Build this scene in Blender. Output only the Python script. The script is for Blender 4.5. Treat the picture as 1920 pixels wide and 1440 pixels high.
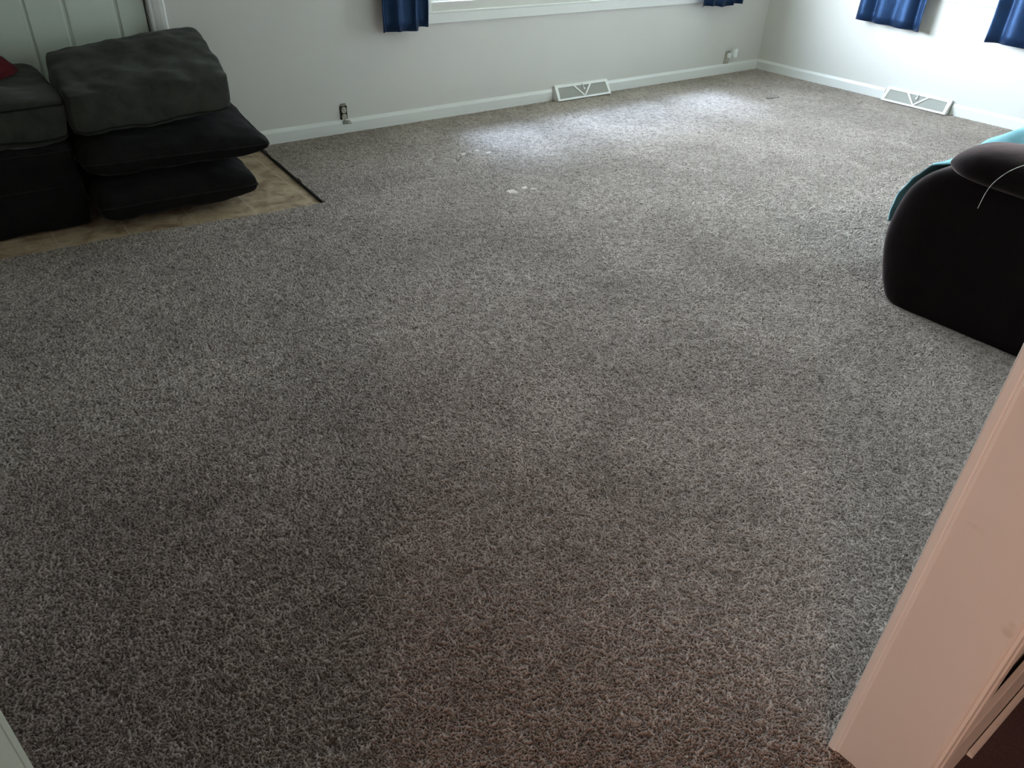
import bpy, bmesh, math, random
import numpy as np
from mathutils import Vector, Matrix, noise
random.seed(7)
S = bpy.context.scene
for o in list(bpy.data.objects): bpy.data.objects.remove(o)
COL = S.collection

# ------------------------------------------------------------------ camera
cam_d = bpy.data.cameras.new('camera'); cam = bpy.data.objects.new('camera', cam_d); COL.objects.link(cam)
cam_d.sensor_width = 36; cam_d.lens = 26.605; cam_d.clip_start = .01; cam_d.clip_end = 100
_r = Vector((.7908, -.6108, .0400)); _u = Vector((.3159, .4633, .8280)); _f = Vector((.5242, .6421, -.5594))
cam.matrix_world = Matrix(((_r.x, _u.x, -_f.x, 0), (_r.y, _u.y, -_f.y, 0), (_r.z, _u.z, -_f.z, 1.5), (0, 0, 0, 1)))
S.camera = cam

# ------------------------------------------------------------------ light and exposure
S.view_settings.view_transform = 'Standard'; S.view_settings.look = 'None'
S.view_settings.gamma = 1; S.view_settings.use_curve_mapping = False
S.view_settings.exposure = 2.75
w = bpy.data.worlds.new('sky'); S.world = w; w.use_nodes = True
wn = w.node_tree.nodes; wl = w.node_tree.links; wn.clear()
wo = wn.new('ShaderNodeOutputWorld'); wb = wn.new('ShaderNodeBackground')
tc = wn.new('ShaderNodeTexCoord'); sx = wn.new('ShaderNodeSeparateXYZ'); rp = wn.new('ShaderNodeValToRGB')
wl.new(tc.outputs['Generated'], sx.inputs[0]); wl.new(sx.outputs['Z'], rp.inputs[0])
rp.color_ramp.elements[0].position = 0.0; rp.color_ramp.elements[0].color = (.16, .19, .15, 1)
rp.color_ramp.elements[1].position = 0.04; rp.color_ramp.elements[1].color = (.85, .94, 1.06, 1)
e = rp.color_ramp.elements.new(.40); e.color = (.40, .455, .54, 1)
e = rp.color_ramp.elements.new(.85); e.color = (.05, .06, .08, 1)
# added sky gradient, brighter beyond the back wall, to balance the room's daylight
dt = wn.new('ShaderNodeVectorMath'); dt.operation = 'DOT_PRODUCT'; dt.inputs[1].default_value = (-.30, .95, .10)
wl.new(tc.outputs['Generated'], dt.inputs[0])
mr = wn.new('ShaderNodeMapRange'); mr.inputs[1].default_value = .1; mr.inputs[2].default_value = .95; mr.inputs[3].default_value = .62; mr.inputs[4].default_value = 1.3
wl.new(dt.outputs['Value'], mr.inputs[0])
mm = wn.new('ShaderNodeMath'); mm.operation = 'MULTIPLY'; mm.inputs[1].default_value = 10.5; wl.new(mr.outputs[0], mm.inputs[0])
wl.new(rp.outputs[0], wb.inputs[0]); wl.new(mm.outputs[0], wb.inputs[1])
wl.new(wb.outputs[0], wo.inputs[0])

def area(name, loc, rot, sx_, sy_, power=0, color=(1, 1, 1), portal=False):
    l = bpy.data.lights.new(name, 'AREA'); l.shape = 'RECTANGLE'; l.size = sx_; l.size_y = sy_
    l.energy = power; l.color = color
    if portal: l.cycles.is_portal = True
    o = bpy.data.objects.new(name, l); COL.objects.link(o); o.location = loc; o.rotation_euler = rot
    return o
area('window_portal', (4.44, 4.95, 1.43), (-math.pi/2, 0, 0), 2.84, 1.35, portal=True)
area('window_portal', (6.98, 3.02, 1.45), (0, math.pi/2, 0), 1.30, 1.0, portal=True)
sun = bpy.data.lights.new('hazy_sun', 'SUN'); sun.energy = 1.05; sun.angle = math.radians(15); sun.color = (.56, .73, 1)
so = bpy.data.objects.new('hazy_sun', sun); COL.objects.link(so)
so.rotation_euler = Vector((.10, .50, .86)).to_track_quat('Z', 'Y').to_euler()
# warm lamp of the hallway behind the camera
pl = bpy.data.lights.new('hallway_bulb', 'POINT'); pl.energy = 6.6; pl.color = (1, .60, .46); pl.shadow_soft_size = .06
po = bpy.data.objects.new('hallway_bulb', pl); COL.objects.link(po); po.location = (-.62, -.90, .90)

# ------------------------------------------------------------------ material helpers
def srgb(r, g, b):
    f = lambda c: (c/255/12.92) if c/255 <= .04045 else ((c/255+.055)/1.055)**2.4
    return (f(r), f(g), f(b), 1)
class Mat:
    def __init__(s, name):
        s.m = bpy.data.materials.new(name); s.m.use_nodes = True
        s.n = s.m.node_tree.nodes; s.l = s.m.node_tree.links
        s.b = s.n['Principled BSDF']; s.tc = s.n.new('ShaderNodeTexCoord')
    def noise(s, scale, detail=2, rough=.5, dist=0, vec=None):
        t = s.n.new('ShaderNodeTexNoise'); t.inputs['Scale'].default_value = scale
        t.inputs['Detail'].default_value = detail; t.inputs['Roughness'].default_value = rough
        t.inputs['Distortion'].default_value = dist
        s.l.new(vec or s.tc.outputs['Object'], t.inputs['Vector']); return t
    def ramp(s, src, stops):
        r = s.n.new('ShaderNodeValToRGB'); r.color_ramp.elements[0].position = stops[0][0]; r.color_ramp.elements[0].color = stops[0][1]
        r.color_ramp.elements[1].position = stops[-1][0]; r.color_ramp.elements[1].color = stops[-1][1]
        for p, c in stops[1:-1]:
            q = r.color_ramp.elements.new(p); q.color = c
        s.l.new(src, r.inputs[0]); return r.outputs[0]
    def mix(s, a, b, fac, mode='MIX'):
        x = s.n.new('ShaderNodeMix'); x.data_type = 'RGBA'; x.blend_type = mode
        for i, v in ((6, a), (7, b), (0, fac)):
            if hasattr(v, 'is_linked'): s.l.new(v, x.inputs[i])
            else: x.inputs[i].default_value = v
        return x.outputs[2]
    def bump(s, h, strength, dist):
        b = s.n.new('ShaderNodeBump'); b.inputs['Strength'].default_value = strength; b.inputs['Distance'].default_value = dist
        s.l.new(h, b.inputs['Height']); s.l.new(b.outputs[0], s.b.inputs['Normal'])
    def set(s, **k):
        for a, v in k.items():
            i = s.b.inputs[a.replace('_', ' ')]
            if hasattr(v, 'is_linked'): s.l.new(v, i)
            else: i.default_value = v
        return s.m
g = lambda v: (v, v, v, 1)

def paint(name, col, rough=.5, var=.04, bump=.05, scale=60):
    M = Mat(name); n = M.noise(3, 3)
    c = M.mix(col, tuple(x*(1-var*3) for x in col[:3])+(1,), n.outputs[0])
    M.bump(M.noise(scale, 3).outputs[0], bump, .004)
    return M.set(Base_Color=c, Roughness=rough)

m_wall = paint('wall_paint', (.615, .605, .575, 1), .75, .01, .12, 90)
m_ceil = paint('ceiling_paint', (.70, .70, .69, 1), .9, .01, .3, 40)
m_trim = paint('white_trim_paint', (.72, .73, .71, 1), .35, .02, .04, 30)
m_post = paint('grey_green_post_paint', (.31, .32, .255, 1), .5, .02, .04, 30)
m_door = paint('grey_green_door_paint', (.60, .67, .60, 1), .45, .03, .06, 40)

def worn_paint():
    M = Mat('worn_jamb_paint')
    n = M.noise(14, 3); spots = M.ramp(n.outputs[0], [(.70, g(0)), (.76, g(1))])
    c = M.mix((.68, .655, .62, 1), (.50, .44, .36, 1), spots)
    n2 = M.noise(5, 4); c = M.mix(c, (.62, .59, .55, 1), n2.outputs[0])
    M.bump(M.noise(70, 3).outputs[0], .08, .003)
    return M.set(Base_Color=c, Roughness=.42)
m_jamb = worn_paint()

def carpet(name, dark, mid, light, stains_falloff=False):
    M = Mat(name); vec = M.tc.outputs['Object']
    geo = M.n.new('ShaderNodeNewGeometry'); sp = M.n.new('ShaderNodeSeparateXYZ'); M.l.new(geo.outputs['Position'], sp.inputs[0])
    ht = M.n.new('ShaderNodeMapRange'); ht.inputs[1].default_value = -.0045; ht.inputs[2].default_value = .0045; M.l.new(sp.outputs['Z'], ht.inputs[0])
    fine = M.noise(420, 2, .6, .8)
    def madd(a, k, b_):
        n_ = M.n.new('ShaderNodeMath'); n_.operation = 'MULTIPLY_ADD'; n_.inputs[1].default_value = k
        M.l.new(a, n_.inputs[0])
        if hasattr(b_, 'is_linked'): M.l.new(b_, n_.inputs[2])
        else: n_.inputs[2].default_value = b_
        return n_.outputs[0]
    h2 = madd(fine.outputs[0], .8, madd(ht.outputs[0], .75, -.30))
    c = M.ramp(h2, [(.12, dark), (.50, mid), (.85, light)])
    big = M.noise(1.6, 4, .6, .4); c = M.mix(c, g(.82), M.ramp(big.outputs[0], [(.40, g(0)), (.62, g(1))]), 'MULTIPLY')
    med = M.noise(9, 4, .65, .6); c = M.mix(c, g(.92), M.ramp(med.outputs[0], [(.42, g(0)), (.60, g(1))]), 'MULTIPLY')
    if stains_falloff:
        # lens vignette and light falloff painted dark here, plus some doorway soil
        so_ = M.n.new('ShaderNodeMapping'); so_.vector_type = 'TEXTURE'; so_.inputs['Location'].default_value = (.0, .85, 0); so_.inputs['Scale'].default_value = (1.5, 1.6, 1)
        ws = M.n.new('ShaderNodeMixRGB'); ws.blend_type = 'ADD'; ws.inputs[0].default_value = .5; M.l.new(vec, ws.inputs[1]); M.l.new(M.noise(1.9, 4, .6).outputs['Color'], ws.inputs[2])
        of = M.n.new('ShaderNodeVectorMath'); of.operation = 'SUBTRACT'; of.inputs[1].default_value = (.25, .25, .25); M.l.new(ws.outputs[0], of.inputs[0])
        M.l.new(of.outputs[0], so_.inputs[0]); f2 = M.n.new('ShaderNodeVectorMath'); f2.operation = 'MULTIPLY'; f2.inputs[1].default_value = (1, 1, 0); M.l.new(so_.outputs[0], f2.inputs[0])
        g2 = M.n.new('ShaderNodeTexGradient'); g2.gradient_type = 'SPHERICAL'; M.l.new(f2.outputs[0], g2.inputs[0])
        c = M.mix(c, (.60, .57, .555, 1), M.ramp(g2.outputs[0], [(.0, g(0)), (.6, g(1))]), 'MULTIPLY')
        for (x, y, rx, ry, s) in ((2.617, 3.285, .040, .042, .85), (2.72, 3.30, .030, .022, .8), (2.75, 3.255, .026, .016, .7),
                                  (2.77, 3.99, .022, .020, .7), (2.887, 4.01, .022, .018, .75), (2.927, 3.935, .032, .016, .8),
                                  (3.05, 4.02, .02, .02, .4)):
            mpn = M.n.new('ShaderNodeMapping'); mpn.vector_type = 'TEXTURE'
            mpn.inputs['Location'].default_value = (x, y, 0); mpn.inputs['Scale'].default_value = (rx, ry, 1)
            wob = M.n.new('ShaderNodeMixRGB'); wob.blend_type = 'ADD'; wob.inputs[0].default_value = .035
            nz = M.noise(40, 2); M.l.new(vec, wob.inputs[1]); M.l.new(nz.outputs['Color'], wob.inputs[2])
            M.l.new(wob.outputs[0], mpn.inputs[0])
            gr = M.n.new('ShaderNodeTexGradient'); gr.gradient_type = 'SPHERICAL'
            fl = M.n.new('ShaderNodeVectorMath'); fl.operation = 'MULTIPLY'; fl.inputs[1].default_value = (1, 1, 0)
            M.l.new(mpn.outputs[0], fl.inputs[0]); M.l.new(fl.outputs[0], gr.inputs[0])
            f = M.ramp(gr.outputs[0], [(.05, g(0)), (.5, g(s))]); c = M.mix(c, (.80, .72, .66, 1), f)
    M.bump(fine.outputs[0], .5, .002)
    return M.set(Base_Color=c, Roughness=1.0, Specular_IOR_Level=.03)
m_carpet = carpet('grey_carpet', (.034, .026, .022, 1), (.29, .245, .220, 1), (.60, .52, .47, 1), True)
m_hall_carpet = carpet('shaded_hall_carpet', (.04, .027, .030, 1), (.10, .068, .072, 1), (.22, .16, .165, 1))  # darker copy of the room carpet, hallway shadow put into its colour

def tile():
    M = Mat('entry_tile'); br = M.n.new('ShaderNodeTexBrick')
    mp = M.n.new('ShaderNodeMapping'); mp.inputs['Rotation'].default_value = (0, 0, math.radians(2)); mp.inputs['Location'].default_value = (.06, .02, 0)
    M.l.new(M.tc.outputs['Object'], mp.inputs[0]); M.l.new(mp.outputs[0], br.inputs['Vector'])
    br.offset = 0; br.inputs['Scale'].default_value = 1; br.inputs['Brick Width'].default_value = .305; br.inputs['Row Height'].default_value = .305
    br.inputs['Mortar Size'].default_value = .003; br.inputs['Color1'].default_value = br.inputs['Color2'].default_value = g(0); br.inputs['Mortar'].default_value = g(1)
    n = M.noise(7, 6, .65, 1.2)
    c = M.ramp(n.outputs[0], [(.35, (.20, .125, .07, 1)), (.5, (.36, .26, .165, 1)), (.65, (.48, .37, .25, 1))])
    c = M.mix(c, (.50, .40, .29, 1), br.outputs['Color'])
    M.bump(n.outputs[0], .15, .004)
    return M.set(Base_Color=c, Roughness=.55)
m_tile = tile()

def fabric(name, c1, c2, scale=45, rough=.95, sheen=.3, tint=(.6, .6, .6, 1), bs=.35, weave=600):
    M = Mat(name); n = M.noise(scale*.25, 4, .6, .5); c = M.mix(c1, c2, M.ramp(n.outputs[0], [(.35, g(0)), (.65, g(1))]))
    a = M.noise(weave, 2); b = M.noise(scale*.3, 3); ad = M.n.new('ShaderNodeMath'); ad.operation = 'MULTIPLY_ADD'
    ad.inputs[1].default_value = .12; M.l.new(a.outputs[0], ad.inputs[0]); M.l.new(b.outputs[0], ad.inputs[2])
    M.bump(ad.outputs[0], bs, .01)
    return M.set(Base_Color=c, Roughness=rough, Specular_IOR_Level=.1, Sheen_Weight=sheen, Sheen_Roughness=.4, Sheen_Tint=tint)
m_cush = fabric('charcoal_velour', (.027, .028, .024, 1), (.044, .045, .038, 1), sheen=.25)
m_cush_dark = fabric('black_velour', (.007, .0062, .0065, 1), (.011, .010, .010, 1), sheen=.08)
m_pipe = fabric('charcoal_piping', (.010, .009, .009, 1), (.015, .013, .013, 1), sheen=.1)
m_brown = fabric('dark_brown_microfibre', (.005, .0032, .0034, 1), (.008, .005, .0052, 1), sheen=.22, tint=(.9, .65, .62, 1))
m_teal = fabric('teal_blanket_cloth', (.17, .37, .42, 1), (.23, .45, .51, 1), sheen=.1, bs=.5)
m_red = fabric('dark_red_cloth', (.045, .004, .005, 1), (.075, .007, .009, 1), sheen=.1)
m_navy = fabric('navy_satin_curtain_cloth', (.005, .011, .030, 1), (.007, .018, .050, 1), scale=60, rough=.48, sheen=.05, tint=(.4, .6, 1, 1), weave=900)
_b = m_navy.node_tree.nodes['Principled BSDF']; _b.inputs['Specular IOR Level'].default_value = .5; _b.inputs['Specular Tint'].default_value = (.4, .8, 1.7, 1)
m_dark = Mat('dark_recess').set(Base_Color=(.02, .018, .012, 1), Roughness=.8)
m_plate = paint('aged_plate_plastic', (.38, .37, .30, 1), .4, .05, .05, 80)
m_ivory = paint('ivory_receptacle_plastic', (.50, .47, .38, 1), .35, .03, .02, 80)
m_white_pl = paint('white_plastic', (.80, .82, .82, 1), .3, .01, .02, 80)
m_metal = Mat('zinc_metal').set(Base_Color=(.25, .24, .21, 1), Metallic=.7, Roughness=.5)
m_vent = paint('white_enamel', (.78, .79, .77, 1), .35, .02, .02, 60)
m_fin = paint('grey_enamel_fins', (.60, .60, .56, 1), .5, .03, .02, 60)
m_vinyl = paint('white_window_vinyl', (.74, .77, .75, 1), .35, .01, .02, 60)
m_cord = Mat('white_cord_plastic').set(Base_Color=(.75, .73, .7, 1), Roughness=.35)
m_gap = Mat('crumb_dark').set(Base_Color=(.03, .027, .024, 1), Roughness=1)
def glass():
    M = Mat('window_glass'); M.n.remove(M.b)
    out = M.n['Material Output']; t = M.n.new('ShaderNodeBsdfTransparent'); gl = M.n.new('ShaderNodeBsdfGlossy'); mx = M.n.new('ShaderNodeMixShader')
    t.inputs[0].default_value = (.95, .97, .96, 1); gl.inputs['Roughness'].default_value = .02; mx.inputs[0].default_value = .04
    M.l.new(t.outputs[0], mx.inputs[1]); M.l.new(gl.outputs[0], mx.inputs[2]); M.l.new(mx.outputs[0], out.inputs[0]); return M.m
m_glass = glass()

# ------------------------------------------------------------------ object helpers
def link(name, me, mat, parent=None, smooth=False, bevel=0, seg=2):
    o = bpy.data.objects.new(name, me); COL.objects.link(o); me.materials.append(mat)
    if smooth:
        for p in me.polygons: p.use_smooth = True
    if bevel:
        b = o.modifiers.new('bevel', 'BEVEL'); b.width = bevel; b.segments = seg; b.limit_method = 'ANGLE'
    if parent: o.parent = parent; o.matrix_parent_inverse = Matrix.Translation(-parent.location)
    return o
def mesh(name, vs, fs, mat, parent=None, **k):
    me = bpy.data.meshes.new(name); me.from_pydata([tuple(v) for v in vs], [], fs); me.validate()
    bm = bmesh.new(); bm.from_mesh(me); bmesh.ops.recalc_face_normals(bm, faces=bm.faces); bm.to_mesh(me); bm.free()
    return link(name, me, mat, parent, **k)
class MB:
    def __init__(s): s.v = []; s.f = []
    def box(s, a, b):
        n = len(s.v); (x0, y0, z0), (x1, y1, z1) = a, b
        s.v += [(x0,y0,z0),(x1,y0,z0),(x1,y1,z0),(x0,y1,z0),(x0,y0,z1),(x1,y0,z1),(x1,y1,z1),(x0,y1,z1)]
        s.f += [tuple(n+i for i in q) for q in ((0,3,2,1),(4,5,6,7),(0,1,5,4),(1,2,6,5),(2,3,7,6),(3,0,4,7))]; return s
    def hexa(s, pts):
        n = len(s.v); s.v += [tuple(p) for p in pts]
        s.f += [tuple(n+i for i in q) for q in ((0,3,2,1),(4,5,6,7),(0,1,5,4),(1,2,6,5),(2,3,7,6),(3,0,4,7))]; return s
    def prism(s, prof, fn, a, b):          # prof: closed list of 2D points, fn(u,v,t)->xyz, extruded t=a..b
        n = len(s.v); k = len(prof)
        s.v += [fn(u, v, a) for u, v in prof] + [fn(u, v, b) for u, v in prof]
        s.f += [(n+i, n+(i+1) % k, n+k+(i+1) % k, n+k+i) for i in range(k)]
        s.f += [tuple(n+i for i in range(k))[::-1], tuple(n+k+i for i in range(k))]; return s
    def tube(s, pts, r, seg=8, taper=None, closed=False):
        n = len(s.v); P = [Vector(p) for p in pts]; m = len(P); up = Vector((0, 0, 1))
        for i, p in enumerate(P):
            if closed: d = P[(i+1) % m]-P[i-1]
            else: d = P[min(i+1, m-1)]-P[max(i-1, 0)]
            d.normalize(); a = d.cross(up)
            if a.length < 1e-3: a = d.cross(Vector((1, 0, 0)))
            a.normalize(); b = d.cross(a); rr = r if not taper else r*taper[i]
            for j in range(seg):
                t = 2*math.pi*j/seg; s.v.append(tuple(p+a*math.cos(t)*rr+b*math.sin(t)*rr))
        for i in range(m if closed else m-1):
            i2 = (i+1) % m
            for j in range(seg):
                s.f.append((n+i*seg+j, n+i*seg+(j+1) % seg, n+i2*seg+(j+1) % seg, n+i2*seg+j))
        if not closed:
            s.f.append(tuple(n+j for j in range(seg))[::-1]); s.f.append(tuple(n+(m-1)*seg+j for j in range(seg)))
        return s
    def build(s, name, mat, parent=None, **k): return mesh(name, s.v, s.f, mat, parent, **k)
def struct(o): o['kind'] = 'structure'; return o
def tag(o, label, cat, group=None):
    o['label'] = label; o['category'] = cat
    if group: o['group'] = group
    return o
def thing(name, loc, label, cat, group=None):
    o = bpy.data.objects.new(name, None); COL.objects.link(o); o.location = loc; o.empty_display_size = .1
    return tag(o, label, cat, group)

# ------------------------------------------------------------------ room shell
X0, X1, Y0, Y1, H = -1.0, 6.79, .262, 4.76, 2.42       # room
YH = .108                                              # hallway face of the doorway wall
WT = .20
# back wall with the long window and the entry door opening
b = MB()
b.box((X0-WT, Y1, -.05), (.31, Y1+WT, H)).box((.31, Y1, 2.05), (1.225, Y1+WT, H)).box((1.225, Y1, -.05), (3.02, Y1+WT, H))
b.box((3.02, Y1, -.05), (5.86, Y1+WT, .76)).box((3.02, Y1, 2.10), (5.86, Y1+WT, H)).box((5.86, Y1, -.05), (X1+WT, Y1+WT, H))
struct(b.build('wall_back', m_wall))
b = MB()
b.box((X1, Y0-.3, -.05), (X1+WT, 2.52, H)).box((X1, 2.52, -.05), (X1+WT, 3.52, .86)).box((X1, 2.52, 2.10), (X1+WT, 3.52, H)).box((X1, 3.52, -.05), (X1+WT, Y1, H))
struct(b.build('wall_right', m_wall))
struct(MB().box((X0-WT, -1.8, -.05), (X0, Y1, H)).build('wall_left', m_wall))
b = MB()   # doorway wall the camera stands in: room on +Y, hallway on -Y
b.box((X0, YH, -.05), (-.075, Y0-.014, H)).box((1.150, YH, -.05), (X1, Y0-.014, H)).box((-.075, YH, 2.08), (1.150, Y0-.014, H))
struct(b.build('wall_front', m_wall))
struct(MB().box((X0, -1.9, -.05), (3.2, -1.8, H)).build('wall_hallway', m_wall))
struct(MB().box((3.1, -1.8, -.05), (3.2, YH, H)).build('wall_hallway_end', m_wall))
struct(MB().box((X0-WT, -1.9, H), (X1+WT, Y1+WT, H+.1)).build('ceiling', m_ceil))
# carpet: slab with a ragged cut-out round the tiled entry
def ragged(a, b2, n, amp):
    out = []
    for i in range(n+1):
        t = i/n; x = a[0]+(b2[0]-a[0])*t; y = a[1]+(b2[1]-a[1])*t
        j = amp*noise.noise(Vector((x*9, y*9, 3)))*(1 if 0 < i < n else 0)
        dx, dy = b2[0]-a[0], b2[1]-a[1]; L = math.hypot(dx, dy)
        out.append((x-dy/L*j, y+dx/L*j))
    return out
edge = ragged((-.99, 3.80), (.137, 3.767), 20, .02)[:-1]+ragged((.137, 3.767), (.668, 3.757), 20, .025)[:-1]+ragged((.668, 3.757), (1.266, 3.682), 26, .02)[:-1]+ragged((1.266, 3.682), (1.635, 3.662), 16, .015)[:-1]+ragged((1.635, 3.662), (1.722, 4.752), 40, .012)
poly = [(X0, .20), (X1, .20), (X1, 4.752)]+edge[::-1]+[(X0, 3.80)]
bm = bmesh.new(); vs = [bm.verts.new((x, y, -.0045)) for x, y in poly]; fc = bm.faces.new(vs)
r = bmesh.ops.extrude_face_region(bm, geom=[fc]); bmesh.ops.translate(bm, verts=[q for q in r['geom'] if isinstance(q, bmesh.types.BMVert)], vec=(0, 0, -.0105))
bmesh.ops.recalc_face_normals(bm, faces=bm.faces); bmesh.ops.triangulate(bm, faces=[f for f in bm.faces if len(f.verts) > 4])
slab = bpy.data.meshes.new('slab'); bm.to_mesh(slab); bm.free()
SV = np.array([v.co[:] for v in slab.vertices]); SF = [tuple(p.vertices) for p in slab.polygons]
rng = np.random.default_rng(5)
def bandnoise(ny, nx, d, lo, hi):            # smooth random field with wavelengths between lo and hi metres
    fy = np.fft.fftfreq(ny, d)[:, None]; fx = np.fft.rfftfreq(nx, d)[None]; k = np.hypot(fx, fy)+1e-9
    c0 = math.log(1/math.sqrt(lo*hi)); w_ = math.log(hi/lo)/2
    F = np.fft.rfft2(rng.standard_normal((ny, nx)))*np.exp(-((np.log(k)-c0)/w_)**2)
    n_ = np.fft.irfft2(F, s=(ny, nx)); return n_/n_.std()
notch = [(-1.1, 3.80)]+edge+[(1.722, 4.9)]; NX = np.array([p[0] for p in edge]); NY = np.array([p[1] for p in edge])
front = [p for p in edge if p[0] <= 1.6351]; fxs = np.array([p[0] for p in front]); fys = np.array([p[1] for p in front])
side_e = edge[len(front)-1:]; sxs = np.array([p[0] for p in side_e]); sys_ = np.array([p[1] for p in side_e])
Vall = [SV]; Qall = []; base = len(SV)
for (xa, xb, ya, yb, d) in ((-.40, 3.25, .20, 1.25, .0022), (-.45, 3.7, 1.24, 2.2, .0026), (-.3, 5.4, 2.19, 3.4, .0030), (0, X1, 3.39, 4.752, .0035),
                            (3.24, X1, .20, 1.25, .006), (3.69, X1, 1.24, 2.2, .0045), (5.39, X1, 2.19, 3.4, .0035), (X0, -.39, .20, 2.2, .006), (X0, -.29, 2.19, 3.40, .006), (X0, .01, 3.39, 3.9, .006)):
    nx = int((xb-xa)/d)+1; ny = int((yb-ya)/d)+1
    n1 = bandnoise(ny, nx, d, max(.0060, 2.2*d), max(.0092, 3.0*d)); n2 = bandnoise(ny, nx, d, .03, .25)
    hgt = (np.minimum(np.abs(n1)*1.15, 1.35)-.62)*.0044+n2*.0003
    X, Y = np.meshgrid(xa+np.arange(nx)*d, ya+np.arange(ny)*d)
    X = X+rng.uniform(-.3, .3, X.shape)*d; Y = np.minimum(Y+rng.uniform(-.3, .3, Y.shape)*d, 4.756)
    inside = (X < np.interp(Y, sys_, sxs)) & (Y > np.interp(X, fxs, fys)) & (Y > 3.6)
    ok = ~inside; a = np.arange(ny-1)[:, None]*nx+np.arange(nx-1)[None]
    q = np.stack([a, a+1, a+nx+1, a+nx], -1).reshape(-1, 4)
    okf = ok.ravel(); q = q[okf[q].all(1)]
    Vall.append(np.stack([X, Y, np.clip(hgt, -.0044, .0046)], -1).reshape(-1, 3)); Qall.append(q+base); base += nx*ny
V = np.concatenate(Vall); Q = np.concatenate(Qall)
me = bpy.data.meshes.new('floor'); me.vertices.add(len(V)); me.vertices.foreach_set('co', V.ravel())
st = []; lp = []
for f in SF: st.append(len(lp)); lp += list(f)
ls = np.concatenate([np.array(st), len(lp)+np.arange(len(Q))*4]); li = np.concatenate([np.array(lp), Q.ravel()])
me.loops.add(len(li)); me.loops.foreach_set('vertex_index', li.astype(np.int32))
me.polygons.add(len(ls)); me.polygons.foreach_set('loop_start', ls.astype(np.int32))
sm = np.ones(len(ls), dtype=bool); sm[:len(SF)] = False; me.polygons.foreach_set('use_smooth', sm)
me.update(calc_edges=True)
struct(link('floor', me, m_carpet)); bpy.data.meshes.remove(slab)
# dark bound edge of the carpet along the tiles
struct(MB().hexa([(1.627, 3.665, -.016), (1.634, 3.665, -.016), (1.722, 4.752, -.016), (1.713, 4.752, -.016), (1.630, 3.665, .002), (1.636, 3.665, .002), (1.724, 4.752, .002), (1.716, 4.752, .002)]).build('trim_1', m_gap))
struct(MB().box((X0, 3.5, -.05), (1.9, Y1, -.0145)).box((.31, Y1, -.05), (1.225, Y1+WT, -.0145)).build('floor_entry_tiles', m_tile))
struct(MB().box((.31, Y1+.012, -.0145), (1.225, Y1+.11, .004)).build('trim_threshold', m_door))
struct(MB().box((X0, -1.8, -.05), (3.1, .20, -.001)).build('floor_hallway', m_hall_carpet))
struct(MB().box((X0-WT, -1.9, -.15), (X1+WT, Y1+WT, -.05)).build('floor_slab', m_gap))

# baseboards: profile (depth from wall, height)
BP = [(0, 0), (.014, 0), (.014, .068), (.011, .076), (.009, .080), (.006, .089), (0, .090)]
def base_x(b, xa, xb, ywall, sgn): return b.prism(BP, lambda u, v, t: (t, ywall+sgn*u, v), xa, xb)
def base_y(b, ya, yb, xwall, sgn): return b.prism(BP, lambda u, v, t: (xwall+sgn*u, t, v), ya, yb)
struct(base_x(base_x(MB(), 1.312, 4.145, Y1, -1), 4.755, X1, Y1, -1).build('baseboard_back', m_trim))
struct(base_y(base_y(MB(), 3.405, Y1-.014, X1, -1), Y0, 2.815, X1, -1).build('baseboard_right', m_trim))
struct(base_x(MB(), 1.24, X1-.014, Y0-.014, 1).build('baseboard_front', m_trim))
# hallway baseboard beside the doorway, pulled off the wall, with a quarter round along the carpet
b = MB().hexa([(1.206, .080, 0), (2.9, .066, 0), (2.9, .080, 0), (1.206, .094, 0), (1.206, .088, .118), (2.9, .082, .118), (2.9, .095, .118), (1.206, .101, .118)])
struct(b.build('baseboard_hallway', m_jamb, bevel=.002))
b = MB().prism([(0, 0), (.012, 0), (.011, .006), (.007, .011), (0, .013)], lambda u, v, t: (t, .079-(t-1.206)*.0083-u, v), 1.346, 2.9)
struct(b.build('trim_2', m_jamb))

# doorway jambs and casings (cased opening)
def jamb(side):
    s = 1 if side == 'right' else -1; xf = 1.128 if s > 0 else -.045
    f = lambda x: xf+s*x
    b = MB(); xs = sorted((f(0), f(.022))); b.box((xs[0], .098, 0), (xs[1], .249, 2.06))
    return b, f, s
b, f, s = jamb('right'); struct(b.build('trim_jamb_right', m_jamb, bevel=.0015))
b = MB().prism([(0, 0), (.004, -.002), (.006, -.007), (.018, -.009), (.022, -.006), (.030, -.006), (.036, -.011), (.056, -.013), (.062, -.010), (.066, -.012), (.074, -.010), (.074, .012), (0, .012)],
               lambda u, v, t: (1.131+u, .0965+v, t), 0, 2.13)
struct(b.build('trim_casing_right', m_jamb))
struct(MB().box((1.1225, .2485, 0), (1.19, .266, 2.13)).build('trim_casing_right_far', m_trim, bevel=.003))
struct(MB().box((1.1265, .243, 0), (1.1285, .2485, 2.06)).build('trim_caulk_right', m_trim, bevel=.0006))
b, f, s = jamb('left'); struct(b.build('trim_jamb_left', m_post, bevel=.0015))
struct(MB().box((-.110, .248, 0), (-.045, .266, 2.13)).build('trim_casing_left_far', m_post, bevel=.003))
struct(MB().box((-.120, .086, 0), (-.048, .108, 2.13)).build('trim_casing_left', m_post, bevel=.003))
b = MB().box((-.067, .098, 2.06), (1.150, .249, 2.08)).box((-.12, .086, 2.08), (1.205, .108, 2.15)).box((-.11, .248, 2.08), (1.19, .266, 2.15))
struct(b.build('trim_head', m_trim))

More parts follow.
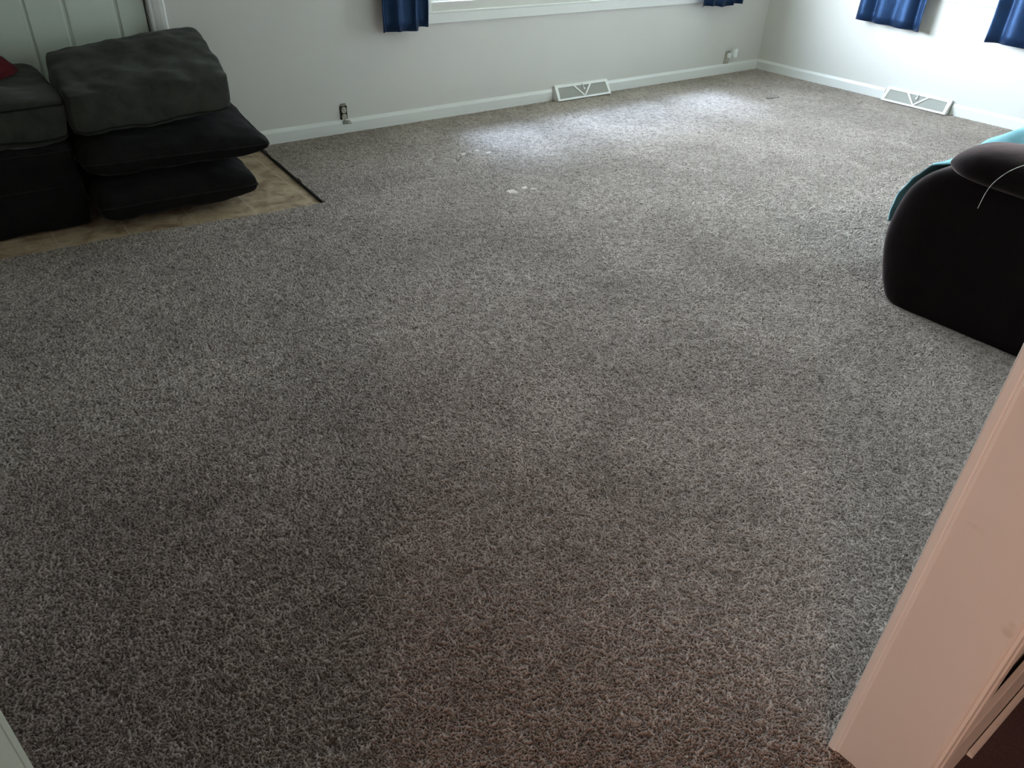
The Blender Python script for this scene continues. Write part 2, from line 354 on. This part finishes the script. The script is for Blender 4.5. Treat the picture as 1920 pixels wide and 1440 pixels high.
# ------------------------------------------------------------------ entry door and casing
dr = bpy.data.objects.new('door_1', None); COL.objects.link(dr); dr.location = (.765, Y1+.03, 0); struct(dr)
DX0, DX1, DY = .318, 1.214, Y1+.022
bm = bmesh.new()
def quadgrid(xs, zs):
    V = {}
    for i, x in enumerate(xs):
        for k, z in enumerate(zs): V[i, k] = bm.verts.new((x, DY, z))
    return V
cols = [(.425, .655), (.812, 1.085)]; rows = [(.22, .98), (1.14, 1.72), (1.80, 1.96)]
xs = sorted([DX0, DX1]+[c for p in cols for c in p]); zs = sorted([.005, 2.035]+[c for p in rows for c in p])
V = quadgrid(xs, zs)
panels = []
for i in range(len(xs)-1):
    for k in range(len(zs)-1):
        fce = bm.faces.new((V[i, k], V[i+1, k], V[i+1, k+1], V[i, k+1]))
        if (xs[i], xs[i+1]) in cols and (zs[k], zs[k+1]) in rows: panels.append(fce)
for fce in panels:                                       # moulded groove, raised field
    for th, dp in ((.010, .009), (.014, 0), (.012, -.008)):
        bmesh.ops.inset_individual(bm, faces=[fce], thickness=th, depth=0)
        bmesh.ops.translate(bm, verts=list(fce.verts), vec=(0, dp, 0))
r = bmesh.ops.extrude_face_region(bm, geom=list(bm.faces)); bmesh.ops.translate(bm, verts=[q for q in r['geom'] if isinstance(q, bmesh.types.BMVert)], vec=(0, .035, 0))
bmesh.ops.recalc_face_normals(bm, faces=bm.faces)
me = bpy.data.meshes.new('door_leaf'); bm.to_mesh(me); bm.free(); link('door_leaf', me, m_door, dr)
b = MB().box((.31, Y1+.06, 0), (1.225, Y1+.075, 2.05)); b.build('weather_strip', m_dark, dr)
b = MB(); cx = DX0+.07
b.tube([(cx, DY-.001, .95), (cx, DY-.012, .95)], .032, 20).tube([(cx, DY-.012, .95), (cx, DY-.045, .95)], .012, 16).tube([(cx, DY-.04, .95), (cx, DY-.05, .95), (cx, DY-.065, .95), (cx, DY-.072, .95)], .03, 20, [.7, 1, .95, .6])
b.build('door_handle', m_metal, dr, smooth=True)
CP = [(0, 0), (0, .010), (.008, .013), (.016, .012), (.030, .016), (.055, .020), (.075, .020), (.084, .016), (.086, 0)]
b = MB().prism(CP, lambda u, v, t: (1.228+u, Y1-v, t), 0, 2.06).prism(CP, lambda u, v, t: (.307-u, Y1-v, t), 0, 2.06)
b.box((.221, Y1-.018, 2.06), (1.314, Y1, 2.14)); struct(b.build('trim_door_casing', m_trim))

# ------------------------------------------------------------------ windows
def win(name, loc, fn, W, z0, z1, mull, trim_bot):
    # fn(a, d, z): a along the wall from the left end, d depth into the wall (negative = into the room)
    t = bpy.data.objects.new(name, None); COL.objects.link(t); t.location = loc; struct(t)
    def bx(b, a0, a1, d0, d1, za, zb):
        p = [fn(a0, d0, za), fn(a1, d1, zb)]; lo = [min(p[0][i], p[1][i]) for i in range(3)]; hi = [max(p[0][i], p[1][i]) for i in range(3)]
        return b.box(lo, hi)
    b = MB(); fw = .035
    bx(b, 0, W, .02, .12, z0, z0+fw); bx(b, 0, W, .02, .12, z1-fw, z1); bx(b, 0, fw, .02, .12, z0+fw, z1-fw); bx(b, W-fw, W, .02, .12, z0+fw, z1-fw)
    b.build('window_frame', m_vinyl, t, bevel=.003)
    edges = [fw]+mull+[W-fw]
    for i in range(len(edges)-1):
        a0, a1 = edges[i], edges[i+1]; d = .045 if i % 2 == 0 else .08; sw = .045
        b = MB(); bx(b, a0, a1, d, d+.03, z0+fw, z0+fw+sw); bx(b, a0, a1, d, d+.03, z1-fw-sw, z1-fw)
        bx(b, a0, a0+sw, d, d+.03, z0+fw+sw, z1-fw-sw); bx(b, a1-sw, a1, d, d+.03, z0+fw+sw, z1-fw-sw)
        s_ = b.build('window_sash', m_vinyl, t, bevel=.004)
        p = bx(MB(), a0+sw, a1-sw, d+.012, d+.016, z0+fw+sw, z1-fw-sw); pn = p.build('window_pane', m_glass, s_); pn.matrix_parent_inverse = Matrix.Identity(4)
    b = MB(); bx(b, -.07, W+.07, -.018, 0, trim_bot, z0-.012); bx(b, -.07, 0, -.018, 0, z0-.012, z1+.07); bx(b, W, W+.07, -.018, 0, z0-.012, z1+.07); bx(b, 0, W, -.018, 0, z1, z1+.07)
    b.build('window_casing', m_trim, t, bevel=.003)
    for a_ in mull: bx(MB(), a_-.0035, a_+.0035, .036, .046, z0+.002, z1-fw).build('mullion_strip', m_fin, t)
    b = MB(); bx(b, -.0, W, -.0185, .03, z0-.012, z0+.002); b.build('window_stool', m_trim, t, bevel=.004)
    return t
win('window_1', (4.44, Y1, .76), lambda a, d, z: (3.02+a, Y1+d, z), 2.84, .705, 2.10, [.80, 2.04], .632)
win('window_2', (X1, 3.02, .86), lambda a, d, z: (X1+d, 3.52-a, z), 1.0, .86, 2.10, [.5], .80)

# ------------------------------------------------------------------ curtains
def curtain(fn, a0, a1, z0, z1, folds, phase, off, amp, label, hemf=None):
    na, nz = 90, 26; vs = []; fs = []
    for k in range(nz+1):
        t = k/nz
        for i in range(na+1):
            s_ = i/na; a = a0+(a1-a0)*s_
            zb = z0+(hemf(s_) if hemf else 0); z = zb+(z1-zb)*t
            w_ = math.sin(2*math.pi*(folds*s_+phase)+.5*math.sin(5*s_+phase*7)+.25*math.sin(3*t))
            d = off+amp*(1-.25*t)*w_*(.7+.3*math.sin(9*s_+phase))+.006*noise.noise(Vector((s_*5, t*6, phase*9)))
            a += .010*math.cos(2*math.pi*(folds*s_+phase))+.004*noise.noise(Vector((t*5, s_*3, 9+phase)))
            vs.append(fn(a, d, z+.004*noise.noise(Vector((s_*7, phase*3, t)))))
    for k in range(nz):
        for i in range(na):
            p = k*(na+1)+i; fs.append((p, p+1, p+na+2, p+na+1))
    o = mesh('curtain', vs, fs, m_navy, None, smooth=True)
    m = o.modifiers.new('s', 'SOLIDIFY'); m.thickness = .002; m.offset = 0
    tag(o, label, 'curtain', None); return o
fb = lambda a, d, z: (a, Y1-d, z)
fr = lambda a, d, z: (X1-d, a, z)
curtain(fb, 2.60, 2.945, .615, 2.2, 3.0, .1, .075, .026, 'near-black navy curtain hanging at the left end of the long window', lambda s: -.010*s+(.02 if s > .85 else 0))
curtain(fb, 5.73, 6.27, .605, 2.2, 4.0, .35, .08, .022, 'dark navy curtain at the right end of the long window, only its hem in view', lambda s: .008*math.sin(9*s))
curtain(fr, 3.80, 3.235, .590, 2.2, 3.2, .0, .085, .026, 'bright blue curtain on the right wall nearest the room corner', lambda s: -.008-.018*s)
curtain(fr, 2.71, 2.15, .575, 2.2, 3.2, .2, .085, .026, 'blue curtain on the right wall at the top right edge of the photo', lambda s: .004*math.sin(8*s))
for (p0, p1, lab) in (((2.50, Y1-.08, 2.22), (6.36, Y1-.08, 2.22), 'white curtain rod over the long window'), ((X1-.085, 2.0, 2.22), (X1-.085, 3.9, 2.22), 'white curtain rod over the right wall window')):
    rod = MB().tube([p0, p1], .010, 10)
    for q in (p0, p1):
        e_ = (q[0], Y1, q[2]) if p0[1] == p1[1] else (X1, q[1], q[2]); rod.tube([q, e_], .007, 8)
    tag(rod.build('curtain_rod', m_white_pl, smooth=True), lab, 'curtain rod')

# ------------------------------------------------------------------ baseboard registers
def register(L, fn, label, loc, nside):
    """fn(a, d, z): a along the wall 0..L, d out from the wall"""
    t = thing('floor_register', loc, label, 'vent', 'white baseboard registers')
    top, bot, hh = .016, .082, .108      # depths at top and bottom, height
    def fp(a, v, out=0):                 # point on the slanting face, v 0 bottom..1 top
        return fn(a, bot+(top-bot)*v+out*.8, .008+(hh-.008)*v+out*.5)
    def bar(b, a0, v0, a1, v1, wa, wv, o0, o1):
        pass
    b = MB()
    def slab(b, quad, o0, o1): b.hexa([fp(a, v, o0) for a, v in quad]+[fp(a, v, o1) for a, v in quad])
    m = .030; vb = .13; vt = .86
    slab(b, [(0, 0), (L, 0), (L, vb), (0, vb)], -.003, .002); slab(b, [(0, vt), (L, vt), (L, 1.04), (0, 1.04)], -.003, .002)
    slab(b, [(0, vb), (m*.7, vb), (m, vt), (0, vt)], -.003, .002); slab(b, [(L-m*.7, vb), (L, vb), (L, vt), (L-m, vt)], -.003, .002)
    b.build('face_frame', m_vent, t, bevel=.001)
    b = MB(); bw = .010; c = L/2
    for a_top in (c-.088, c+.088): slab(b, [(c-bw*.8, vb), (c+bw*.8, vb), (a_top+bw, vt), (a_top-bw, vt)], -.002, .004)
    b.build('v_brace', m_vent, t)
    b = MB(); n = int(L/.0065)
    for i in range(n):
        a = m*.7+(L-1.4*m)*(i+.5)/n; b.hexa([fp(q, v, o_) for o_ in (-.012, -.003) for q, v in ((a-.0012, .10), (a+.0012, .10), (a+.0012, .9), (a-.0012, .9))])
    b.build('louvers', m_fin, t)
    b = MB().hexa([fn(0.006, 0, .0), fn(L-.006, 0, .0), fn(L-.006, .062, .004), fn(.006, .062, .004), fn(.006, 0, .09), fn(L-.006, 0, .09), fn(L-.006, .006, .092), fn(.006, .006, .092)])
    b.build('backing', m_fin, t)
    for a in (0, L-.0015):
        b = MB().hexa([fn(a, 0, 0), fn(a+.0015, 0, 0), fn(a+.0015, bot-.003, .004), fn(a, bot-.003, .004), fn(a, 0, hh+.001), fn(a+.0015, 0, hh+.001), fn(a+.0015, top, hh), fn(a, top, hh)])
        b.build('end_cap', m_vent, t)
    b = MB().tube([fn(c, .006, hh+.001), fn(c, .03, hh-.004), fp(c+.004, .70, .007), fp(c+.004, .52, .009)], .0035, 8).tube([fp(c+.004, .60, .006), fp(c+.004, .60, .014)], .0075, 10)
    b.box(*[tuple(f_(fn(0, 0, hh)[i], fn(L, .018, hh+.003)[i]) for i in range(3)) for f_ in (min, max)])
    b.build('damper_lever', m_vent, t)
    return t
register(.575, lambda a, d, z: (4.160+a, Y1-d, z), 'white baseboard register with V brace below the long window', (4.45, Y1, 0), 0)
register(.560, lambda a, d, z: (X1-d, 3.385-a, z), 'white baseboard register with V brace on the bright right wall', (X1, 3.10, 0), 1)

# ------------------------------------------------------------------ receptacles
t = thing('wall_outlet', (2.335, Y1, .125), 'uncovered double outlet showing dark gaps, above the baseboard left of the long window', 'outlet')
ox, oz = 2.325, .132
MB().box((ox-.026, Y1-.004, oz-.068), (ox+.026, Y1+.001, oz+.045)).build('outlet_box', m_dark, t)
MB().box((ox-.018, Y1-.007, oz+.043), (ox+.018, Y1-.002, oz+.060)).box((ox-.004, Y1-.010, oz-.052), (ox+.004, Y1-.002, oz+.045)).box((ox-.016, Y1-.018, oz-.072), (ox+.020, Y1-.006, oz-.050)).build('yoke', m_metal, t, bevel=.001)
for zz in (oz+.018, oz-.026):
    b = MB(); P = []
    for i in range(24):
        a = 2*math.pi*i/24; P.append((.0165*math.cos(a), max(-.0135, min(.0135, .0175*math.sin(a)))*1.3))
    b.prism(P, lambda u, v, q: (ox+u, q, zz+v), Y1-.014, Y1-.002); r_ = b.build('receptacle', m_ivory, t, bevel=.001)
    bb = MB().box((ox-.008, Y1-.0146, zz), (ox-.005, Y1-.0139, zz+.010)).box((ox+.005, Y1-.0146, zz), (ox+.008, Y1-.0139, zz+.008)).tube([(ox, Y1-.0139, zz-.009), (ox, Y1-.0146, zz-.009)], .003, 10)
    s_ = bb.build('slots', m_dark, r_); s_.matrix_parent_inverse = Matrix.Identity(4)
MB().hexa([(ox+.022, Y1-.020, oz-.074), (ox+.048, Y1-.020, oz-.074), (ox+.042, Y1-.014, oz-.074), (ox+.022, Y1-.014, oz-.074), (ox+.020, Y1-.016, oz-.045), (ox+.036, Y1-.016, oz-.050), (ox+.036, Y1-.013, oz-.05), (ox+.020, Y1-.013, oz-.045)]).build('mounting_tab', m_plate, t)
t = thing('wall_outlet', (6.30, Y1, .14), 'outlet with an aged cover plate near the far corner of the room', 'outlet')
MB().box((6.262, Y1-.006, .083), (6.332, Y1, .200)).build('cover_plate', m_plate, t, bevel=.003)
for zz in (.118, .162): MB().tube([(6.297, Y1-.005, zz), (6.297, Y1-.009, zz)], .016, 20).build('receptacle', m_ivory, t)
t = thing('plug_in_freshener', (6.31, Y1-.03, .17), 'white plug-in device with upright cylinder, in the outlet near the far corner', 'air freshener')
MB().box((6.282, Y1-.034, .142), (6.324, Y1-.0095, .186)).build('plug_body', m_white_pl, t, bevel=.006, seg=3)
MB().tube([(6.335, Y1-.058, z) for z in (.150, .154, .160, .215, .221, .224)], .024, 24, [.7, .92, 1, 1, .9, .75]).build('cylinder', m_white_pl, t, smooth=True)
MB().tube([(6.335, Y1-.058, .224), (6.335, Y1-.058, .229)], .015, 16).build('cap', m_fin, t)

# ------------------------------------------------------------------ cushions
def trilin(C, u, v, w_):
    u, v, w_ = (u+1)/2, (v+1)/2, (w_+1)/2
    L = lambda a, b_, t_: a.lerp(b_, t_)
    return L(L(L(C[0], C[1], u), L(C[3], C[2], u), v), L(L(C[4], C[5], u), L(C[7], C[6], u), v), w_)
def cushion(name, corners, mat, edge=.35, pw=3.0, pinch=.05, wr=.006, seed=0, parent=None, n=36, ow=.0, seams=(0,), piper=.0055, pmat=None, top_pow=.5, pipes_parent=None):
    """corners: FBL FBR BBR BBL FTL FTR BTR BTL"""
    C = [Vector(c) for c in corners]; vs = []; idx = {}
    def outline(u, v):           # plan shape: pinch the sides in between the corners, round the corners a touch
        uu = u*(1-pinch*(1-v*v)); vv = v*(1-pinch*(1-u*u))
        k = (abs(u)**6*abs(v)**6)*.045; return uu*(1-k), vv*(1-k)
    def P(u, v, s_, e):
        h = e if s_ is None else s_*(edge+(1-edge)*((1-abs(u)**pw)*(1-abs(v)**pw))**top_pow)
        a, b_ = outline(u, v); p = trilin(C, a, b_, h)
        q = p*6+Vector((seed*5.1, seed, 0))
        d = wr*noise.noise(q)+wr*.6*noise.noise(q*2.7)
        nrm = Vector((a*.4, b_*.4, h)).normalized()
        return p+nrm*d*1.6
    vert = []
    key = {}
    def vtx(p):
        k = (round(p.x, 5), round(p.y, 5), round(p.z, 5))
        if k not in key: key[k] = len(vert); vert.append(tuple(p))
        return key[k]
    fs = []; G = [(-1+2*i/n) for i in range(n+1)]
    G = [math.sin(g_*math.pi/2)*.65+g_*.35 for g_ in G]
    for s_ in (1, -1):
        for i in range(n):
            for j in range(n):
                q = [vtx(P(G[a], G[b_], s_, 0)) for a, b_ in ((i, j), (i+1, j), (i+1, j+1), (i, j+1))]
                if len(set(q)) >= 3: fs.append(tuple(dict.fromkeys(q if s_ > 0 else q[::-1])))
    ring = [(G[i], -1) for i in range(n)]+[(1, G[i]) for i in range(n)]+[(G[n-i], 1) for i in range(n)]+[(-1, G[n-i]) for i in range(n)]
    ne = 6 if edge > .02 else 0
    if ne:
        lv = [-edge+2*edge*k/ne for k in range(ne+1)]
        def R_(u, v, h):
            a, b_ = outline(u, v); bul = .022*(1-(h/edge)**2)
            a2 = a*(1+bul*(abs(u) > .999)); b2 = b_*(1+bul*(abs(v) > .999))
            p = trilin(C, a2, b2, h); q = p*6+Vector((seed*5.1, seed, 0)); d = wr*noise.noise(q)+wr*.6*noise.noise(q*2.7)
            return p+Vector((a*.4, b_*.4, h)).normalized()*d*1.6
        m = len(ring)
        for k in range(ne):
            for i in range(m):
                (u0, v0), (u1, v1) = ring[i], ring[(i+1) % m]
                q = [vtx(R_(u0, v0, lv[k])), vtx(R_(u1, v1, lv[k])), vtx(R_(u1, v1, lv[k+1])), vtx(R_(u0, v0, lv[k+1]))]
                if len(set(q)) >= 3: fs.append(tuple(dict.fromkeys(q)))
    o = mesh(name, vert, fs, mat, parent, smooth=True)
    for h in seams:
        hh_ = h*edge
        pts = []
        for (u, v) in ring:
            a, b_ = outline(u, v); p = trilin(C, a*1.006*(1+.02*(1-h*h)*(abs(u) > .999 and ne > 0)), b_*1.006*(1+.02*(1-h*h)*(abs(v) > .999 and ne > 0)), hh_); q = p*6+Vector((seed*5.1, seed, 0))
            pts.append(p+Vector((a*.4, b_*.4, hh_)).normalized()*(wr*noise.noise(q)+wr*.6*noise.noise(q*2.7))*1.6)
        pp = pipes_parent or o
        pi = MB().tube(pts, piper, 6, closed=True).build('piping', pmat or m_pipe, pp, smooth=True)
        if pp is o: pi.matrix_parent_inverse = Matrix.Identity(4)
    return o
c3 = cushion('back_cushion', [(.60, 3.865, -.010), (1.345, 3.845, .005), (1.41, 4.52, .02), (.61, 4.55, -.010), (.60, 3.875, .205), (1.375, 3.845, .185), (1.41, 4.5, .215), (.61, 4.54, .215)], m_cush_dark, edge=.36, pw=5, pinch=.02, wr=.006, seed=1, seams=(0,), top_pow=.6, piper=.004)
tag(c3, 'black fabric cushion lying on the entry tiles, lowest of the stacked pile', 'cushion', 'stacked couch back cushions')
c2 = cushion('back_cushion', [(.580, 3.90, .20), (1.50, 3.86, .205), (1.51, 4.50, .245), (.590, 4.54, .21), (.580, 3.90, .40), (1.44, 3.90, .355), (1.46, 4.48, .46), (.61, 4.50, .42)], m_cush_dark, edge=.20, pw=4.5, pinch=.02, wr=.007, seed=2, seams=(0,), piper=.004)
tag(c2, 'black fabric cushion in the middle of the pile, its corner poking out toward the wall', 'cushion', 'stacked couch back cushions')
c1 = cushion('back_cushion', [(.585, 3.96, .395), (1.345, 4.01, .41), (1.42, 4.62, .46), (.63, 4.50, .43), (.60, 3.985, .60), (1.375, 4.05, .61), (1.405, 4.60, .775), (.635, 4.52, .715)], m_cush, edge=.78, pw=3.0, pinch=.006, wr=.008, seed=3, seams=(-.85,), top_pow=.6, piper=.004)
tag(c1, 'large charcoal velour cushion on top of the pile in front of the door', 'cushion', 'stacked couch back cushions')

# ------------------------------------------------------------------ sofa section on the left
t = thing('sofa_section', (.12, 4.33, -.0145), 'dark charcoal armless sofa section at the far left, in front of the door', 'sofa')
cushion('base', [(-.35, 4.0, -.013), (.583, 4.0, -.013), (.585, 4.66, -.013), (-.35, 4.66, -.013), (-.35, 4.0, .375), (.580, 4.0, .375), (.588, 4.66, .375), (-.35, 4.66, .375)], m_cush_dark, edge=.93, pw=8, pinch=.003, wr=.004, seed=5, parent=t, seams=(0.08, .95), pipes_parent=t, piper=.004)
cushion('seat_cushion', [(-.35, 3.99, .368), (.578, 3.99, .368), (.575, 4.66, .368), (-.35, 4.66, .368), (-.35, 3.99, .61), (.600, 3.99, .605), (.61, 4.68, .645), (-.35, 4.68, .65)], m_cush, edge=.70, pw=3.5, pinch=.01, wr=.008, seed=6, parent=t, seams=(-.85, .85), pipes_parent=t)
# crumpled red cloth on the seat
vs = []; fs = []; n = 40
for i in range(n+1):
    for j in range(n+1):
        a = 2*math.pi*j/n; r_ = i/n; x = .27+.215*r_*math.cos(a)*(1+.15*math.sin(3*a)); y = 4.36+.16*r_*math.sin(a)*(1+.12*math.cos(2*a))
        z = .635+.10*(1-r_**2.4)**.7+.03*noise.noise(Vector((x*11, y*11, 2)))*(1-r_)+.018*noise.noise(Vector((x*30, y*25, 5)))*(1-r_**4); vs.append((x, y, max(z, .630)))
for i in range(n):
    for j in range(n): fs.append((i*(n+1)+j, i*(n+1)+j+1, (i+1)*(n+1)+j+1, (i+1)*(n+1)+j))
o = mesh('red_cloth', vs, fs, m_red, smooth=True); tag(o, 'crumpled dark red cloth on the sofa section at the left edge', 'cloth')

# ------------------------------------------------------------------ recliner
t = thing('recliner', (3.6, .85, 0), 'dark brown recliner with padded arm at the right edge of the room', 'armchair')
def smooth_closed(P, k=6):
    out = []; n = len(P)
    for i in range(n):
        p0, p1, p2, p3 = [Vector(P[(i+d) % n]) for d in (-1, 0, 1, 2)]
        for s_ in range(k):
            q = s_/k; out.append(.5*((2*p1)+(-p0+p2)*q+(2*p0-5*p1+4*p2-p3)*q*q+(-p0+3*p1-3*p2+p3)*q**3))
    return out
def slab_x(name, prof, x0, x1, rnd, mat, parent, wr=.004, seed=0, k=5):
    """a padded panel: profile in (y,z), rounded over toward both faces"""
    P = smooth_closed(prof, k); c = sum(P, Vector((0, 0)))/len(P); m = len(P); rings = []
    nr = []
    for i in range(m):
        d = P[(i+1) % m]-P[i-1]; nr.append(Vector((d.y, -d.x)).normalized())
    area_ = sum(P[i].x*P[(i+1) % m].y-P[(i+1) % m].x*P[i].y for i in range(m))
    sg = 1 if area_ > 0 else -1
    steps = [(0, .0), (.06, .30), (.2, .58), (.45, .84), (.75, .97), (1, 1)]
    levels = [(x0+rnd*a, rnd*(1-b_)) for a, b_ in steps]+[(x1-rnd*a, rnd*(1-b_)) for a, b_ in steps[::-1]]
    vs = []; fs = []
    for x, ins in levels:
        for i in range(m):
            p = P[i]-nr[i]*sg*ins
            d = wr*noise.noise(Vector((x*5+seed, p.x*6, p.y*6)))
            p = p+nr[i]*sg*d; p.y = max(p.y, .012) if prof[0][1] < .05 else p.y
            vs.append((x, p.x, p.y))
    L = len(levels)
    for a in range(L-1):
        for i in range(m): fs.append((a*m+i, a*m+(i+1) % m, (a+1)*m+(i+1) % m, (a+1)*m+i))
    for a in (0, L-1): fs.append(tuple(a*m+i for i in range(m)))
    return mesh(name, vs, fs, mat, parent, smooth=True)
def loft(name, secs, axis, ex, mat, parent, seed=0, wr=.004, m=56, capz=True):
    """superellipse sections; secs: (t, a0, a1, b0, b1); axis 'z': a=x b=y t=z; axis 'y': a=x b=z t=y"""
    vs = []; fs = []
    for (t_, a0, a1, b0, b1) in secs:
        for i in range(m):
            th = 2*math.pi*(i+.5)/m; c_, s_ = math.cos(th), math.sin(th)
            ca = math.copysign(abs(c_)**(2/ex), c_); sb = math.copysign(abs(s_)**(2/ex), s_)
            a = (a0+a1)/2+(a1-a0)/2*ca; b_ = (b0+b1)/2+(b1-b0)/2*sb
            p = (a, b_, t_) if axis == 'z' else (a, t_, b_)
            d = wr*noise.noise(Vector(p)*6+Vector((seed*3, 0, 0)))
            q = Vector((ca, sb, 0)) if axis == 'z' else Vector((ca, 0, sb))
            q = Vector(p)+q*d
            vs.append(tuple(q))
    L = len(secs)
    for a in range(L-1):
        for i in range(m): fs.append((a*m+i, a*m+(i+1) % m, (a+1)*m+(i+1) % m, (a+1)*m+i))
    fs.append(tuple(range(m))); fs.append(tuple((L-1)*m+i for i in range(m)))
    return mesh(name, vs, fs, mat, parent, smooth=True)
def interp(T, t_):
    for (t0, v0), (t1, v1) in zip(T, T[1:]):
        if t_ <= t1: 
            q = (t_-t0)/(t1-t0) if t1 > t0 else 0; return v0+(v1-v0)*q
    return T[-1][1]
def cat(T, n_):                      # smooth resampling of a table of (t, v)
    out = []
    for i in range(len(T)-1):
        p0, p1, p2, p3 = [Vector(T[max(0, min(len(T)-1, i+d))]) for d in (-1, 0, 1, 2)]
        for s_ in range(n_):
            q = s_/n_; out.append(tuple(.5*((2*p1)+(-p0+p2)*q+(2*p0-5*p1+4*p2-p3)*q*q+(-p0+3*p1-3*p2+p3)*q**3)))
    return out+[tuple(T[-1])]
FR = cat([(.004, 1.300), (.014, 1.322), (.04, 1.342), (.10, 1.372), (.19, 1.400), (.29, 1.416), (.40, 1.407), (.49, 1.380), (.56, 1.330), (.605, 1.265), (.632, 1.19), (.645, 1.08), (.648, .95)], 4)
def side_panel(x0, x1, seed):
    secs = []
    for z, yf in FR:
        k = 0 if z > .03 else (.03-z)/.03*.006
        top = max(0, (z-.56)/.09); k2 = .045*min(1, top)**2.2
        secs.append((z, x0+k+k2, x1-k-k2, .345+k+k2, yf))
    return loft('side_panel', secs, 'z', 9, m_brown, t, seed=seed)
PADUP = .018
TOPZ = [(.35, .63), (.42, .675), (.6, .690), (.85, .700), (1.02, .705), (1.10, .702), (1.16, .694), (1.20, .682), (1.225, .668), (1.24, .654), (1.246, .640)]
BOTZ = [(.35, .60), (.42, .57), (.6, .552), (.95, .553), (1.10, .558), (1.17, .564), (1.205, .570), (1.225, .578), (1.24, .590), (1.246, .604)]
def arm_pad(x0, x1, seed):
    ys = [.352, .36, .38, .42, .5, .6, .7, .8, .9, 1.0, 1.06, 1.1, 1.14, 1.16, 1.185, 1.205, 1.22, 1.23, 1.236, 1.24, 1.2435, 1.246]
    tz = cat(TOPZ, 6); bz = cat(BOTZ, 6); secs = []
    for y in ys:
        e_ = max(0, (y-1.10)/.146); kx = .05*e_**3
        secs.append((y, x0+kx, x1-kx, interp(bz, y)+PADUP, interp(tz, y)+PADUP))
    return loft('arm_pad', secs, 'y', 2.7, m_brown, t, seed=seed, wr=.006)
side_panel(3.155, 3.42, 1); arm_pad(3.105, 3.45, 2)
side_panel(4.02, 4.285, 4); arm_pad(3.99, 4.335, 5)
seatp = [(1.40, .10), (1.44, .26), (1.43, .40), (1.36, .475), (1.2, .50), (.8, .48), (.5, .46), (.46, .3), (.5, .10), (.9, .07)]
slab_x('seat', seatp, 3.40, 4.04, .06, m_brown, t, seed=6)
backp = [(.78, .44), (.74, .70), (.66, .95), (.54, 1.06), (.40, 1.04), (.34, .9), (.42, .5), (.5, .32), (.7, .34)]
slab_x('backrest', backp, 3.40, 4.04, .07, m_brown, t, seed=7)
for y_ in (1.12, .45):
    for x_ in (3.30, 4.14): MB().tube([(x_, y_, 0), (x_, y_, .03)], .02, 12).build('foot', m_dark, t)
# seam of the arm overhang
pts = [(3.158-.0, 1.17-i*.02, .545-.0016*i-.012*math.sin(i*.12)) for i in range(42)]
MB().tube(pts, .0025, 6).build('seam_welt', m_brown, t, smooth=True)

# ------------------------------------------------------------------ teal blanket draped over the seat
def blanket():
    # path over the seat, front and down; u across the seat
    path = [(.80, .60), (.92, .545), (1.02, .52), (1.15, .525), (1.29, .53), (1.39, .515), (1.450, .47), (1.484, .40), (1.498, .33), (1.497, .27), (1.492, .22)]
    nu, nt = 70, 80; vs = []; fs = []
    def at(q):
        q *= len(path)-1; i = min(int(q), len(path)-2); f_ = q-i
        return path[i][0]*(1-f_)+path[i+1][0]*f_, path[i][1]*(1-f_)+path[i+1][1]*f_
    for j in range(nt+1):
        for i in range(nu+1):
            u = i/nu; q = j/nt; x = 3.375+.62*u; y, z = at(min(1, q*(1-.10*math.sin(u*5+1)*q)))
            fo = .012*math.sin(u*22+3*q)*q+.020*noise.noise(Vector((u*4, q*5, 1)))+.010*noise.noise(Vector((u*11, q*9, 4)))
            k = max(0, min(1, (q-.45)/.25)); y += (fo+.004)*k; z += (abs(fo)*1.2+.012)*(1-k)
            heap = math.exp(-((u-.45)/.45)**4)*math.exp(-((q-.20)/.20)**2)
            z += .245*heap*(1+.35*noise.noise(Vector((u*5, q*8, 8)))+.12*math.sin(u*9+q*14))
            vs.append((x, y, z))
    for j in range(nt):
        for i in range(nu): p = j*(nu+1)+i; fs.append((p, p+1, p+nu+2, p+nu+1))
    o = mesh('blanket', vs, fs, m_teal, smooth=True)
    m = o.modifiers.new('s', 'SOLIDIFY'); m.thickness = .006; m.offset = 1
    tag(o, 'teal blanket bunched on the recliner seat and hanging over its front', 'blanket')
blanket()
# thin white cord over the arm
cp = [(3.30, .87, .732), (3.21, .91, .732), (3.145, .95, .724), (3.108, .985, .705), (3.093, 1.013, .680), (3.090, 1.035, .650), (3.097, 1.053, .618), (3.115, 1.067, .585), (3.136, 1.078, .552), (3.147, 1.084, .522), (3.149, 1.086, .503)]
P = []
for i in range(len(cp)-1):
    p0, p1, p2, p3 = [Vector(cp[max(0, min(len(cp)-1, i+d))]) for d in (-1, 0, 1, 2)]
    for s_ in range(6):
        q = s_/6; P.append(.5*((2*p1)+(-p0+p2)*q+(2*p0-5*p1+4*p2-p3)*q*q+(-p0+3*p1-3*p2+p3)*q**3))
tag(MB().tube(P, .0011, 6).build('cord', m_cord, smooth=True), 'thin white cord hanging over the brown recliner arm', 'cord')
# dark thread on the carpet near the corner
tag(MB().tube([(5.83, 3.92, .002), (5.87, 3.90, .003), (5.92, 3.895, .002), (5.98, 3.90, .002)], .0035, 6).build('thread', m_gap, smooth=True), 'short dark thread on the carpet near the far corner', 'thread')
